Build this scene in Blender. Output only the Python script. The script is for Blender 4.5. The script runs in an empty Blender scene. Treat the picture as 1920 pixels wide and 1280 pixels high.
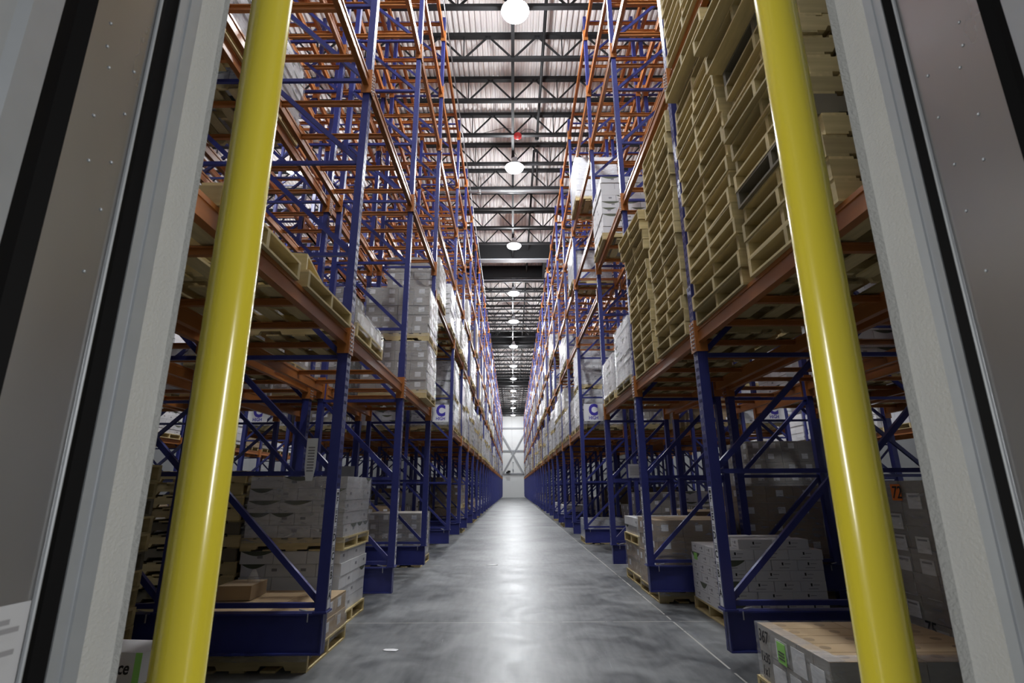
import bpy, math, random
from mathutils import Vector, Matrix
random.seed(7)
R = math.radians
C = bpy.context.scene.collection
SC = bpy.context.scene

# ------------------------------------------------------------------ camera
FPX, TH, ROLL = 958.43, R(15.967), R(0.316)
CAM = Vector((0.0, 0.0, 1.5))
right = Vector((1, 0, 0)); fwd = Vector((0, math.cos(TH), math.sin(TH))); up = Vector((0, -math.sin(TH), math.cos(TH)))
r2 = right * math.cos(ROLL) - up * math.sin(ROLL); u2 = right * math.sin(ROLL) + up * math.cos(ROLL)
cd = bpy.data.cameras.new('camera'); cam = bpy.data.objects.new('camera', cd); C.objects.link(cam)
cd.sensor_width = 36.0; cd.sensor_fit = 'HORIZONTAL'; cd.lens = FPX / 1920 * 36.0
cd.clip_start = 0.02; cd.clip_end = 400
cam.matrix_world = Matrix(((r2.x, u2.x, -fwd.x, CAM.x), (r2.y, u2.y, -fwd.y, CAM.y), (r2.z, u2.z, -fwd.z, CAM.z), (0, 0, 0, 1)))
cd.dof.use_dof = True; cd.dof.focus_distance = 7.0; cd.dof.aperture_fstop = 3.5
SC.camera = cam

# ------------------------------------------------------------------ world, exposure
w = bpy.data.worlds.new('world'); SC.world = w; w.use_nodes = True
w.node_tree.nodes['Background'].inputs[0].default_value = (0.75, 0.8, 0.9, 1)
w.node_tree.nodes['Background'].inputs[1].default_value = 0.15
SC.view_settings.view_transform = 'Standard'; SC.view_settings.look = 'None'
SC.cycles.max_bounces = 6; SC.cycles.diffuse_bounces = 3; SC.cycles.glossy_bounces = 2; SC.cycles.transparent_max_bounces = 8; SC.cycles.caustics_reflective = False
SC.view_settings.exposure = 0.0; SC.view_settings.gamma = 1.0; SC.view_settings.use_curve_mapping = False
LAMP_W = 235.0      # each high-bay, downwards
UP_W = 450.0        # spill of each high-bay sideways and up
DOCK_W = 195.0       # each of two added fill strips, unseen at the dock's side walls
LIGHT_Y = [3.4, 9.68, 15.95, 22.12, 28.29, 33.6, 40.1, 47.1, 52.9, 59.9, 67.2, 73.4, 81.0]
LIGHT_X = [0.12, -7.8, 8.0]

# ------------------------------------------------------------------ materials
def mat(name, col, rough=0.5, metal=0.0, spec=0.5, var=0.0, island=0.0, noise=0.0, nscale=6.0, bump=0.0, bscale=40.0, stretch=None, rvar=0.0, emit=None, coat=0.0):
    m = bpy.data.materials.new(name); m.use_nodes = True
    nt = m.node_tree; N = nt.nodes; L = nt.links; b = N['Principled BSDF']
    b.inputs['Base Color'].default_value = (*col, 1); b.inputs['Roughness'].default_value = rough
    b.inputs['Metallic'].default_value = metal; b.inputs['Specular IOR Level'].default_value = spec
    if coat: b.inputs['Coat Weight'].default_value = coat; b.inputs['Coat Roughness'].default_value = 0.12
    if emit:
        b.inputs['Emission Color'].default_value = (*emit[0], 1); b.inputs['Emission Strength'].default_value = emit[1]
    tc = N.new('ShaderNodeTexCoord'); vec = tc.outputs['Object']
    if stretch:
        mp = N.new('ShaderNodeMapping'); mp.inputs['Scale'].default_value = stretch; L.new(vec, mp.inputs['Vector']); vec = mp.outputs[0]
    val = None
    def add(sock, amt):
        nonlocal val
        mr = N.new('ShaderNodeMapRange'); mr.inputs['To Min'].default_value = 1 - amt; mr.inputs['To Max'].default_value = 1 + amt
        L.new(sock, mr.inputs['Value'])
        if val is None: val = mr.outputs[0]
        else:
            mu = N.new('ShaderNodeMath'); mu.operation = 'MULTIPLY'; L.new(val, mu.inputs[0]); L.new(mr.outputs[0], mu.inputs[1]); val = mu.outputs[0]
    if var:
        oi = N.new('ShaderNodeObjectInfo'); add(oi.outputs['Random'], var)
    if island:
        ge = N.new('ShaderNodeNewGeometry'); add(ge.outputs['Random Per Island'], island)
    if noise or rvar:
        nz = N.new('ShaderNodeTexNoise'); nz.inputs['Scale'].default_value = nscale; nz.inputs['Detail'].default_value = 5
        L.new(vec, nz.inputs['Vector'])
        if noise: add(nz.outputs['Fac'], noise)
        if rvar:
            mr = N.new('ShaderNodeMapRange'); mr.inputs['To Min'].default_value = max(0.03, rough - rvar); mr.inputs['To Max'].default_value = min(1, rough + rvar)
            L.new(nz.outputs['Fac'], mr.inputs['Value']); L.new(mr.outputs[0], b.inputs['Roughness'])
    if val is not None:
        vm = N.new('ShaderNodeVectorMath'); vm.operation = 'SCALE'; vm.inputs[0].default_value = col
        L.new(val, vm.inputs['Scale']); L.new(vm.outputs[0], b.inputs['Base Color'])
    if bump:
        n2 = N.new('ShaderNodeTexNoise'); n2.inputs['Scale'].default_value = bscale; n2.inputs['Detail'].default_value = 4
        L.new(vec, n2.inputs['Vector'])
        bp = N.new('ShaderNodeBump'); bp.inputs['Strength'].default_value = bump; bp.inputs['Distance'].default_value = 0.01
        L.new(n2.outputs['Fac'], bp.inputs['Height']); L.new(bp.outputs[0], b.inputs['Normal'])
    return m

BLUE = mat('blue_paint', (0.029, 0.036, 0.18), 0.36, noise=0.15, nscale=9)
ORANGE = mat('orange_paint', (0.40, 0.145, 0.036), 0.38, noise=0.25, nscale=7, stretch=(1, 0.3, 1))
SLOT = mat('slot_dark', (0.012, 0.012, 0.03), 0.7)
SCUFF = mat('scuffed_steel', (0.42, 0.42, 0.46), 0.35, metal=0.6)
WOOD = mat('pallet_wood', (0.53, 0.43, 0.225), 0.75, spec=0.25, var=0.22, island=0.20, noise=0.25, nscale=5, stretch=(6, 1, 6))
WOODX = mat('pallet_wood_stringer', (0.53, 0.43, 0.225), 0.75, spec=0.25, var=0.22, island=0.20, noise=0.25, nscale=5, stretch=(1, 6, 6))
GREYWOOD = mat('weathered_pallet_wood', (0.20, 0.175, 0.13), 0.8, spec=0.2, island=0.2, noise=0.3, nscale=5)
GREYBOX = mat('grey_kraft_carton', (0.36, 0.335, 0.30), 0.6, island=0.10, noise=0.08, nscale=3)
KRAFT = mat('brown_kraft_carton', (0.31, 0.225, 0.135), 0.65, island=0.12, noise=0.1, nscale=3)
WHITEBOX = mat('white_carton', (0.66, 0.66, 0.67), 0.55, island=0.08, noise=0.05, nscale=3)
BAG = mat('white_plastic_bag', (0.58, 0.59, 0.62), 0.3, bump=0.6, bscale=9, coat=0.3)
TAN = mat('tan_carton_top', (0.46, 0.33, 0.19), 0.6, island=0.1, noise=0.12, nscale=4)
NOTE = mat('notice_paper', (0.50, 0.51, 0.54), 0.55)
LABEL = mat('label_paper', (0.80, 0.80, 0.81), 0.5)
INK = mat('black_ink', (0.012, 0.012, 0.014), 0.6)
GREYINK = mat('grey_print', (0.28, 0.28, 0.30), 0.6)
OLIVE = mat('olive_print', (0.10, 0.115, 0.075), 0.55)
GREENP = mat('green_sticker', (0.33, 0.72, 0.16), 0.5)
ORANGEP = mat('orange_sticker', (0.80, 0.20, 0.03), 0.5)
SIGNBLUE = mat('sign_blue', (0.05, 0.035, 0.40), 0.5)
SIGNW = mat('sign_white', (0.82, 0.83, 0.86), 0.35)
YELLOW = mat('yellow_gloss_paint', (0.72, 0.61, 0.045), 0.22, spec=0.6, bump=0.015, bscale=25, stretch=(1, 1, 0.12), coat=0.35)
RUBBER = mat('black_rubber', (0.005, 0.005, 0.0055), 0.6, spec=0.08)
STEEL = mat('stainless_sheet', (0.56, 0.56, 0.57), 0.30, metal=0.85, noise=0.05, nscale=3, rvar=0.07, stretch=(1, 1, 0.4))
GALV = mat('galvanised_steel', (0.44, 0.47, 0.51), 0.42, metal=0.45, noise=0.08, nscale=10)
JAMB = mat('textured_jamb_panel', (0.50, 0.51, 0.505), 0.42, spec=0.5, bump=0.5, bscale=90, noise=0.05, nscale=5)
DARK = mat('dark_steel', (0.014, 0.014, 0.015), 0.6, spec=0.2, noise=0.1)
DECK = mat('metal_roof_deck', (0.74, 0.705, 0.695), 0.55, noise=0.06, nscale=1.2)
WALLW = mat('white_insulated_panel', (0.80, 0.81, 0.80), 0.5, noise=0.03, nscale=0.5)
SIDEW = mat('grey_side_wall_panel', (0.16, 0.165, 0.17), 0.6)
GIRT = mat('grey_girt_steel', (0.33, 0.34, 0.36), 0.5)
PIPE = mat('steel_pipe', (0.30, 0.30, 0.31), 0.3, metal=0.6)
RED = mat('red_paint', (0.42, 0.02, 0.02), 0.4)
LENS = mat('lamp_lens', (0.9, 0.9, 0.9), 0.5, emit=((0.93, 0.96, 1.0), 22.0))
HOUS = mat('lamp_housing', (0.5, 0.5, 0.52), 0.4, metal=0.5)

def wrap_mat(name, dens, tint=(0.85, 0.87, 0.9)):
    m = bpy.data.materials.new(name); m.use_nodes = True
    nt = m.node_tree; N = nt.nodes; L = nt.links; b = N['Principled BSDF']; out = N['Material Output']
    b.inputs['Base Color'].default_value = (*tint, 1); b.inputs['Roughness'].default_value = 0.16; b.inputs['Specular IOR Level'].default_value = 0.8
    tr = N.new('ShaderNodeBsdfTransparent'); mx = N.new('ShaderNodeMixShader')
    tc = N.new('ShaderNodeTexCoord'); mp = N.new('ShaderNodeMapping'); mp.inputs['Scale'].default_value = (1.2, 1.2, 5); mp.inputs['Rotation'].default_value = (0.25, 0.2, 0)
    nz = N.new('ShaderNodeTexNoise'); nz.inputs['Scale'].default_value = 4.5; nz.inputs['Detail'].default_value = 6; nz.inputs['Distortion'].default_value = 0.8
    L.new(tc.outputs['Object'], mp.inputs[0]); L.new(mp.outputs[0], nz.inputs['Vector'])
    mr = N.new('ShaderNodeMapRange'); mr.inputs['From Min'].default_value = 0.35; mr.inputs['From Max'].default_value = 0.75
    mr.inputs['To Min'].default_value = dens * 0.45; mr.inputs['To Max'].default_value = min(1, dens * 1.7)
    L.new(nz.outputs['Fac'], mr.inputs['Value']); L.new(mr.outputs[0], mx.inputs['Fac'])
    bp = N.new('ShaderNodeBump'); bp.inputs['Strength'].default_value = 0.7; bp.inputs['Distance'].default_value = 0.02
    L.new(nz.outputs['Fac'], bp.inputs['Height']); L.new(bp.outputs[0], b.inputs['Normal'])
    L.new(tr.outputs[0], mx.inputs[1]); L.new(b.outputs[0], mx.inputs[2]); L.new(mx.outputs[0], out.inputs['Surface'])
    return m
WRAP = wrap_mat('stretch_wrap_film', 0.22)

def floor_mat():
    m = bpy.data.materials.new('polished_concrete'); m.use_nodes = True
    nt = m.node_tree; N = nt.nodes; L = nt.links; b = N['Principled BSDF']
    tc = N.new('ShaderNodeTexCoord'); P = tc.outputs['Object']
    def noise(scale, detail=6, stretch=None, dist=0.0):
        nz = N.new('ShaderNodeTexNoise'); nz.inputs['Scale'].default_value = scale; nz.inputs['Detail'].default_value = detail; nz.inputs['Distortion'].default_value = dist
        if stretch:
            mp = N.new('ShaderNodeMapping'); mp.inputs['Scale'].default_value = stretch; L.new(P, mp.inputs[0]); L.new(mp.outputs[0], nz.inputs['Vector'])
        else: L.new(P, nz.inputs['Vector'])
        return nz.outputs['Fac']
    def mth(op, a, bb=None, c=None):
        n = N.new('ShaderNodeMath'); n.operation = op
        for i, x in enumerate((a, bb, c)):
            if x is None: continue
            if isinstance(x, (int, float)): n.inputs[i].default_value = x
            else: L.new(x, n.inputs[i])
        return n.outputs[0]
    n1 = noise(0.55, 8, dist=0.6); n2 = noise(2.2, 9, (0.9, 0.75, 1), 1.6); n3 = noise(16, 5, (1.0, 0.15, 1))
    s = mth('ADD', mth('MULTIPLY', n1, 0.5), mth('ADD', mth('MULTIPLY', n2, 0.35), mth('MULTIPLY', n3, 0.15)))
    cr = N.new('ShaderNodeValToRGB'); cr.color_ramp.elements[0].position = 0.40; cr.color_ramp.elements[1].position = 0.62
    cr.color_ramp.elements[0].color = (0.062, 0.066, 0.071, 1); cr.color_ramp.elements[1].color = (0.235, 0.243, 0.247, 1)
    L.new(s, cr.inputs[0])
    # saw-cut joints with pale filler, a grid in plan
    sep = N.new('ShaderNodeSeparateXYZ'); L.new(P, sep.inputs[0])
    jy = mth('LESS_THAN', mth('ABSOLUTE', mth('SUBTRACT', mth('FRACT', mth('DIVIDE', mth('ADD', sep.outputs[1], 0.3), 4.6)), 0.5)), 0.0016)
    jx = mth('LESS_THAN', mth('ABSOLUTE', mth('SUBTRACT', mth('FRACT', mth('DIVIDE', mth('ADD', sep.outputs[0], 2.75), 9.2)), 0.5)), 0.0010)
    j = mth('MULTIPLY', mth('MAXIMUM', jy, jx), mth('GREATER_THAN', noise(5, 3), 0.40))
    mx = N.new('ShaderNodeMixRGB'); mx.inputs[2].default_value = (0.40, 0.39, 0.36, 1); L.new(j, mx.inputs[0]); L.new(cr.outputs[0], mx.inputs[1])
    # pale scratches
    sc = mth('GREATER_THAN', noise(2.3, 2, (9, 0.5, 1), 2.2), 0.735)
    mx2 = N.new('ShaderNodeMixRGB'); mx2.inputs[2].default_value = (0.32, 0.33, 0.33, 1); L.new(mth('MULTIPLY', sc, 0.35), mx2.inputs[0]); L.new(mx.outputs[0], mx2.inputs[1])
    L.new(mx2.outputs[0], b.inputs['Base Color'])
    mr = N.new('ShaderNodeMapRange'); mr.inputs['To Min'].default_value = 0.30; mr.inputs['To Max'].default_value = 0.52; L.new(n2, mr.inputs['Value']); L.new(mr.outputs[0], b.inputs['Roughness'])
    b.inputs['Specular IOR Level'].default_value = 0.30
    bp = N.new('ShaderNodeBump'); bp.inputs['Strength'].default_value = 0.05; bp.inputs['Distance'].default_value = 0.01; L.new(n2, bp.inputs['Height']); L.new(bp.outputs[0], b.inputs['Normal'])
    return m
FLOOR = floor_mat()

# ------------------------------------------------------------------ mesh helpers
class MB:
    def __init__(s): s.v = []; s.f = []; s.mi = []; s.mats = []
    def _m(s, m):
        if m not in s.mats: s.mats.append(m)
        return s.mats.index(m)
    def add(s, vs, fs, m):
        o = len(s.v); k = s._m(m); s.v += [tuple(v) for v in vs]
        for f in fs: s.f.append(tuple(i + o for i in f)); s.mi.append(k)
    def box(s, x0, y0, z0, x1, y1, z1, m):
        if x0 > x1: x0, x1 = x1, x0
        if y0 > y1: y0, y1 = y1, y0
        if z0 > z1: z0, z1 = z1, z0
        s.add([(x0, y0, z0), (x1, y0, z0), (x1, y1, z0), (x0, y1, z0), (x0, y0, z1), (x1, y0, z1), (x1, y1, z1), (x0, y1, z1)],
              [(0, 3, 2, 1), (4, 5, 6, 7), (0, 1, 5, 4), (1, 2, 6, 5), (2, 3, 7, 6), (3, 0, 4, 7)], m)
    def bar(s, a, b, w, h, m, ref=(0, 1, 0)):
        a = Vector(a); b = Vector(b); d = (b - a).normalized(); e = d.cross(Vector(ref))
        if e.length < 1e-4: e = d.cross(Vector((1, 0, 0)))
        e.normalize(); g = d.cross(e); vs = []
        for p in (a, b):
            for i, j in ((-1, -1), (1, -1), (1, 1), (-1, 1)): vs.append(p + e * (i * w / 2) + g * (j * h / 2))
        s.add(vs, [(0, 1, 2, 3), (7, 6, 5, 4), (0, 4, 5, 1), (1, 5, 6, 2), (2, 6, 7, 3), (3, 7, 4, 0)], m)
    def tube(s, a, b, r, m, n=12, r2=None):
        a = Vector(a); b = Vector(b); d = (b - a).normalized(); e = d.cross(Vector((0, 0, 1)))
        if e.length < 1e-4: e = Vector((1, 0, 0))
        e.normalize(); g = d.cross(e); vs = []; r2 = r if r2 is None else r2
        for p, q in ((a, r), (b, r2)):
            for i in range(n):
                t = 2 * math.pi * i / n; vs.append(p + e * (q * math.cos(t)) + g * (q * math.sin(t)))
        fs = [(i, i + n, (i + 1) % n + n, (i + 1) % n) for i in range(n)] + [tuple(range(n)), tuple(range(2 * n - 1, n - 1, -1))]
        s.add(vs, fs, m)
    def prism(s, pts, m, lo, hi):
        """closed polygon, lo/hi map a 2-D point to 3-D"""
        n = len(pts); vs = [lo(p) for p in pts] + [hi(p) for p in pts]
        fs = [(i, (i + 1) % n, (i + 1) % n + n, i + n) for i in range(n)] + [tuple(reversed(range(n))), tuple(range(n, 2 * n))]
        s.add(vs, fs, m)
    def quad(s, a, b, c, d, m): s.add([a, b, c, d], [(0, 1, 2, 3)], m)
    def mesh(s, name, smooth=False):
        me = bpy.data.meshes.new(name); me.from_pydata(s.v, [], s.f)
        for m in s.mats: me.materials.append(m)
        me.polygons.foreach_set('material_index', s.mi)
        if smooth: me.polygons.foreach_set('use_smooth', [True] * len(s.f))
        me.update(); return me

def link(name, data, parent=None, loc=(0, 0, 0), rz=0.0):
    o = bpy.data.objects.new(name, data); C.objects.link(o); o.location = loc
    if rz: o.rotation_euler = (0, 0, rz)
    if parent is not None: o.parent = parent
    return o
def tag(o, label, cat, group=None):
    o['label'] = label; o['category'] = cat
    if group: o['group'] = group
    return o
def thing(name, label, cat, loc=(0, 0, 0), rz=0.0, group=None):
    return tag(link(name, None, None, loc, rz), label, cat, group)
def struct(name, mb, smooth=False):
    o = link(name, mb.mesh(name, smooth)); o['kind'] = 'structure'; return o
def bevel(o, wd=0.006, seg=2):
    b = o.modifiers.new('bevel', 'BEVEL'); b.width = wd; b.segments = seg; b.limit_method = 'ANGLE'; return o
_cache = {}
def cached(key, fn):
    if key not in _cache: _cache[key] = fn()
    return _cache[key]
def text(name, body, size, m, parent, loc, rot, ext=0.0015, bold=0.0, align='CENTER', sx=1.0, shear=0.0):
    cu = bpy.data.curves.new(name, 'FONT'); cu.body = body; cu.size = size; cu.extrude = ext; cu.offset = bold; cu.shear = shear
    cu.align_x = align; cu.align_y = 'CENTER'; cu.materials.append(m); cu.resolution_u = 3
    tmp = bpy.data.objects.new('tmp', cu); C.objects.link(tmp)
    me = bpy.data.meshes.new_from_object(tmp.evaluated_get(bpy.context.evaluated_depsgraph_get())); bpy.data.objects.remove(tmp); me.name = name
    o = link(name, me, parent, loc); o.rotation_euler = rot; o.scale = (sx, 1, 1); return o
ORD = ['zeroth', 'first', 'second', 'third', 'fourth', 'fifth', 'sixth', 'seventh', 'eighth', 'ninth', 'tenth', 'eleventh', 'twelfth', 'thirteenth', 'fourteenth', 'fifteenth', 'sixteenth', 'seventeenth', 'eighteenth', 'nineteenth']
TENS = {2: 'twent', 3: 'thirt', 4: 'fort', 5: 'fift'}
def nth(i):
    if i < 20: return ORD[i]
    t = TENS[i // 10]
    return t + 'ieth' if i % 10 == 0 else t + 'y-' + ORD[i % 10]

# ------------------------------------------------------------------ layout numbers (metres)
BAY, Y1, GAP = 2.578, 4.822, 3.663
NF = 32
FY = [Y1 + BAY * (i - 1) if i <= 3 else Y1 + 2 * BAY + GAP + BAY * (i - 4) for i in range(NF)]
DEP = 1.15
FY[0] = 2.02
TOP = 12.68
YW = 85.64
# rows: side sign, face x, direction of depth
ROWS = {'LA': (-1.632, -1), 'LB': (-2.993, -1), 'LC': (-5.73, 1), 'LD': (-7.08, 1), 'LE': (-10.38, -1),
        'RA': (1.833, 1), 'RB': (3.168, 1), 'RC': (5.91, -1), 'RD': (7.27, -1), 'RE': (10.70, 1)}
ROWNAME = {'A': 'front row', 'B': 'second row', 'C': 'third row', 'D': 'back row', 'E': 'next aisle'}
SIDE = {'L': 'left', 'R': 'right'}
LEV_A = [2.916, 5.947, 8.995, 12.09]
LEV_B = [2.916, 5.355, 7.07, 8.742, 10.37, 12.08]
def levels(b):
    if b < 2: return LEV_A
    if b == 2: return [2.916, 5.947, 8.995, 10.446, 12.09]
    if b == 3: return LEV_B[1:]
    return LEV_B
BT = 0.069   # half beam height

# ------------------------------------------------------------------ the building
m = MB(); m.box(-16, -5.2, -0.2, 16, YW + 0.3, 0, FLOOR); struct('floor', m)
m = MB(); zs = 13.82; x = -16.0; prof = []
while x < 16:
    prof += [(x, zs), (x + 0.055, zs), (x + 0.072, zs + 0.045), (x + 0.135, zs + 0.045)]; x += 0.152
for i in range(len(prof) - 1):
    a, b = prof[i], prof[i + 1]; m.quad((a[0], 1.6, a[1]), (b[0], 1.6, b[1]), (b[0], YW + 0.2, b[1]), (a[0], YW + 0.2, a[1]), DECK)
m.box(-16, 1.6, 13.95, 16, YW + 0.2, 14.05, DECK); struct('ceiling', m)
m = MB(); m.box(-16, YW, 0, 16, YW + 0.25, 13.9, WALLW)
for xx in (-6.9, -3.5, -0.1, 3.3, 6.7): m.box(xx, YW - 0.006, 3.9, xx + 0.02, YW, 13.8, GIRT)
struct('wall_end', m)
for nm, xa, xb in (('wall_left', -16.2, -16.0), ('wall_right', 16.0, 16.2)):
    m = MB(); m.box(xa, 1.6, 0, xb, YW + 0.2, 13.95, SIDEW); struct(nm, m)
m = MB()
m.box(-16, 1.28, 0, -1.34, 1.64, 13.95, WALLW); m.box(1.50, 1.28, 0, 16, 1.64, 13.95, WALLW); m.box(-1.34, 1.28, 4.5, 1.50, 1.64, 13.95, WALLW)
struct('wall_front', m)
m = MB(); m.box(-5, -5.2, 0, 5, -5.0, 4.9, SIDEW); struct('wall_back', m)
m = MB(); m.box(-5.2, -5.2, 0, -5.0, 1.28, 4.9, SIDEW); struct('wall_dock_left', m)
m = MB(); m.box(5.0, -5.2, 0, 5.2, 1.28, 4.9, SIDEW); struct('wall_dock_right', m)
m = MB(); m.box(-5.2, -5.2, 4.9, 5.2, 1.28, 5.05, SIDEW); struct('ceiling_dock', m)

# girts and cross brace of the end wall
for k, z in enumerate((3.66, 7.32, 10.97)):
    m = MB(); m.box(-15.9, YW - 0.2, z - 0.10, 15.9, YW - 0.001, z + 0.10, GIRT); m.box(-15.9, YW - 0.21, z + 0.10, 15.9, YW - 0.001, z + 0.13, GIRT)
    struct('trim_%d' % (k + 1), m)
for k, sx in enumerate((-1, 1)):
    m = MB(); a = Vector((sx * 1.72 + 0.08, YW - 0.28 - 0.05 * k, 3.7)); b = Vector((-sx * 2.3 + 0.08, YW - 0.28 - 0.05 * k, 10.9))
    m.bar(a, b, 0.16, 0.05, GIRT); struct('trim_%d' % (k + 4), m)

# roof joists
Z_BOT, Z_TOP = 12.90, 13.80
def joist_parts():
    t = MB(); t.box(-15.8, -0.07, Z_TOP - 0.11, 15.8, 0.07, Z_TOP, DARK)
    bt = MB(); bt.box(-15.8, -0.06, Z_BOT, 15.8, 0.06, Z_BOT + 0.09, DARK)
    wb = MB(); x = -15.07 + 0.07
    while x < 15.2:
        wb.bar((x, 0, Z_BOT + 0.08), (x, 0, Z_TOP - 0.1), 0.03, 0.03, DARK)
        for sg in (-1, 1): wb.bar((x + 0.03 * sg, 0, Z_BOT + 0.08), (x + sg * 0.66, 0, Z_TOP - 0.1), 0.042, 0.042, DARK)
        x += 1.37
    return (('top_chord', t.mesh('top_chord')), ('bottom_chord', bt.mesh('bottom_chord')), ('web', wb.mesh('web')))
JP = joist_parts(); n = 0
for i in range(-3, 48):
    y = 9.895 + 1.593 * i
    if y > YW - 0.6 or 23.6 < y < 27.2: continue
    n += 1
    t = thing('roof_joist', 'dark open-web steel roof joist under the deck, %s from the doorway' % nth(n), 'roof joist', (0, y, 0), group='open-web roof joists')
    for nm, me in JP: link(nm, me, t)
# deep girders and the framed opening
gl = []
for k, (y, zb, ztop, th) in enumerate(((40.6, 12.75, 13.8, 0.2), (57.9, 12.75, 13.8, 0.2), (81.9, 12.75, 13.8, 0.2))):
    m = MB(); m.box(-15.8, y - 0.02, zb, 15.8, y + 0.02, ztop, DARK); m.box(-15.8, y - th, zb, 15.8, y + th, zb + 0.05, DARK); m.box(-15.8, y - th, ztop - 0.05, 15.8, y + th, ztop, DARK)
    struct('trim_%d' % (k + 6), m)
m = MB()
m.box(-15.8, 24.35, 12.86, 15.8, 24.5, 13.81, DARK); m.box(-3.2, 27.15, 13.05, 1.85, 27.3, 13.81, DARK)
m.box(-15.8, 24.2, 12.82, 15.8, 24.6, 12.88, GIRT); m.box(-15.8, 27.3, 12.96, 15.8, 27.5, 13.03, GIRT); m.box(1.75, 24.5, 13.0, 1.85, 27.2, 13.81, DARK); m.box(-3.2, 24.5, 13.0, -3.1, 27.2, 13.81, DARK)
struct('trim_9', m)
m = MB(); m.box(0.02, 4.0, 12.93, 0.11, 24.2, 12.985, DARK); m.box(0.02, 27.5, 12.93, 0.11, 85, 12.985, DARK); struct('trim_10', m)

# pipes under the roof
o = thing('sprinkler_pipe', 'dark sprinkler main running along the aisle under the roof, right of the lamps', 'pipe')
m = MB(); m.tube((0.93, 4.0, 13.5), (0.93, 15.5, 13.5), 0.045, DARK); link('pipe_run', m.mesh('pipe_run', True), o)
m = MB(); m.tube((0.93, 15.5, 13.5), (0.93, 15.6, 13.5), 0.075, DARK); link('end_cap', m.mesh('end_cap', True), o)
o = thing('sprinkler_pipe', 'long dark sprinkler line beyond the cross pipe, running to the end wall', 'pipe')
m = MB(); m.tube((0.85, 16.2, 13.45), (0.85, 84.5, 13.45), 0.045, DARK); link('pipe_run', m.mesh('pipe_run', True), o)
m = MB(); m.tube((0.85, 16.2, 13.45), (0.97, 16.2, 13.45), 0.06, DARK); m.tube((0.97, 16.2, 13.45), (1.0, 17.6, 12.9), 0.03, DARK); link('elbow_drop', m.mesh('elbow_drop', True), o)
o = thing('cross_pipe', 'shiny steel pipe crossing the aisle overhead, just beyond the second lamp', 'pipe')
m = MB(); m.tube((-6.5, 17.8, 12.765), (6.5, 17.8, 12.765), 0.075, PIPE, 16); link('pipe_run', m.mesh('pipe_run', True), o)
m = MB(); m.tube((-2.62, 17.8, 12.765), (-2.5, 17.8, 12.765), 0.10, PIPE, 16); m.tube((-1.3, 17.8, 12.765), (-1.2, 17.8, 12.765), 0.10, PIPE, 16); link('coupling', m.mesh('coupling', True), o)
m = MB(); m.tube((-1.62, 4.0, 12.882), (-1.62, 30.0, 12.882), 0.014, PIPE, 8); tag(link('conduit', m.mesh('conduit', True)), 'thin grey conduit running along the aisle under the roof, left of the lamps', 'conduit')
o = thing('alarm_bell', 'small red alarm bell on a roof joist above the aisle', 'bell', (0.23, 14.62, 12.86))
m = MB(); m.tube((0, -0.04, 0), (0, 0.03, 0), 0.13, RED, 24); m.tube((0, -0.07, 0), (0, -0.04, 0), 0.10, RED, 24, 0.13); link('gong', m.mesh('gong', True), o)
m = MB(); pts = [(-1.4, 0.0, 0.05), (-0.9, 0, 0.2), (-0.5, 0, 0.33), (-0.2, 0, 0.28), (-0.05, 0, 0.1)]
pts2 = [(0.05, 0, 0.1), (0.25, 0, 0.28), (0.5, 0, 0.25), (0.75, 0, 0.06), (1.2, 0, 0.03)]
for pp in (pts, pts2):
    for a, b in zip(pp, pp[1:]): m.tube(a, b, 0.008, DARK, 6)
link('cable', m.mesh('cable'), o)
o = thing('floodlight', 'small dark fitting on the lowest girt of the end wall', 'wall fitting', (-0.72, YW - 0.3, 3.95))
m = MB(); m.box(-0.35, -0.12, -0.15, 0.1, 0.1, 0.05, DARK); m.box(-0.15, -0.3, -0.1, 0.35, -0.1, 0.22, DARK); link('head', m.mesh('head'), o)
m = MB(); m.box(-0.05, -0.05, -0.16, 0.05, 0.29, -0.1, DARK); link('bracket', m.mesh('bracket'), o)
o = thing('wall_pipe', 'thin grey riser pipe on the end wall below the cross brace', 'pipe', (0.08, YW - 0.05, 3.8))
m = MB(); m.tube((0, 0, 0), (0, 0, 1.7), 0.03, GIRT, 8); m.box(-0.12, -0.05, 1.65, 0.12, 0.03, 1.75, GIRT); link('riser', m.mesh('riser'), o)
m = MB(); m.box(-0.1, -0.12, 0.35, 0.1, 0.03, 0.62, GIRT); link('valve_box', m.mesh('valve_box'), o)

# high-bay lamps with their light
def lamp_parts():
    h = MB(); h.tube((0, 0, 0.06), (0, 0, 0.30), 0.34, HOUS, 32, 0.13); h.tube((0, 0, 0.30), (0, 0, 0.46), 0.10, HOUS, 20)
    l = MB(); l.tube((0, 0, 0.0), (0, 0, 0.055), 0.30, LENS, 32, 0.33)
    k = MB(); k.tube((0, 0, 0.46), (0, 0, 1.335), 0.012, DARK, 6); k.tube((-0.1, 0, 0.55), (0, 0, 0.7), 0.008, DARK, 6); k.tube((0.1, 0, 0.55), (0, 0, 0.7), 0.008, DARK, 6); k.tube((-0.1, 0, 0.45), (-0.1, 0, 0.55), 0.008, DARK, 6); k.tube((0.1, 0, 0.45), (0.1, 0, 0.55), 0.008, DARK, 6)
    return (('housing', h.mesh('housing')), ('lens', l.mesh('lens')), ('hanger', k.mesh('hanger')))
LP = lamp_parts()
ld = bpy.data.lights.new('high_bay_lamp', 'AREA'); ld.shape = 'DISK'; ld.size = 0.55; ld.energy = LAMP_W; ld.color = (0.95, 0.975, 1.0)
lu = bpy.data.lights.new('high_bay_spill', 'POINT'); lu.shadow_soft_size = 0.25; lu.energy = UP_W; lu.color = (0.95, 0.975, 1.0)
AISLE = {0: 'over the centre of the aisle', 1: 'over the next aisle to the left', 2: 'over the next aisle to the right'}
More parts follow.
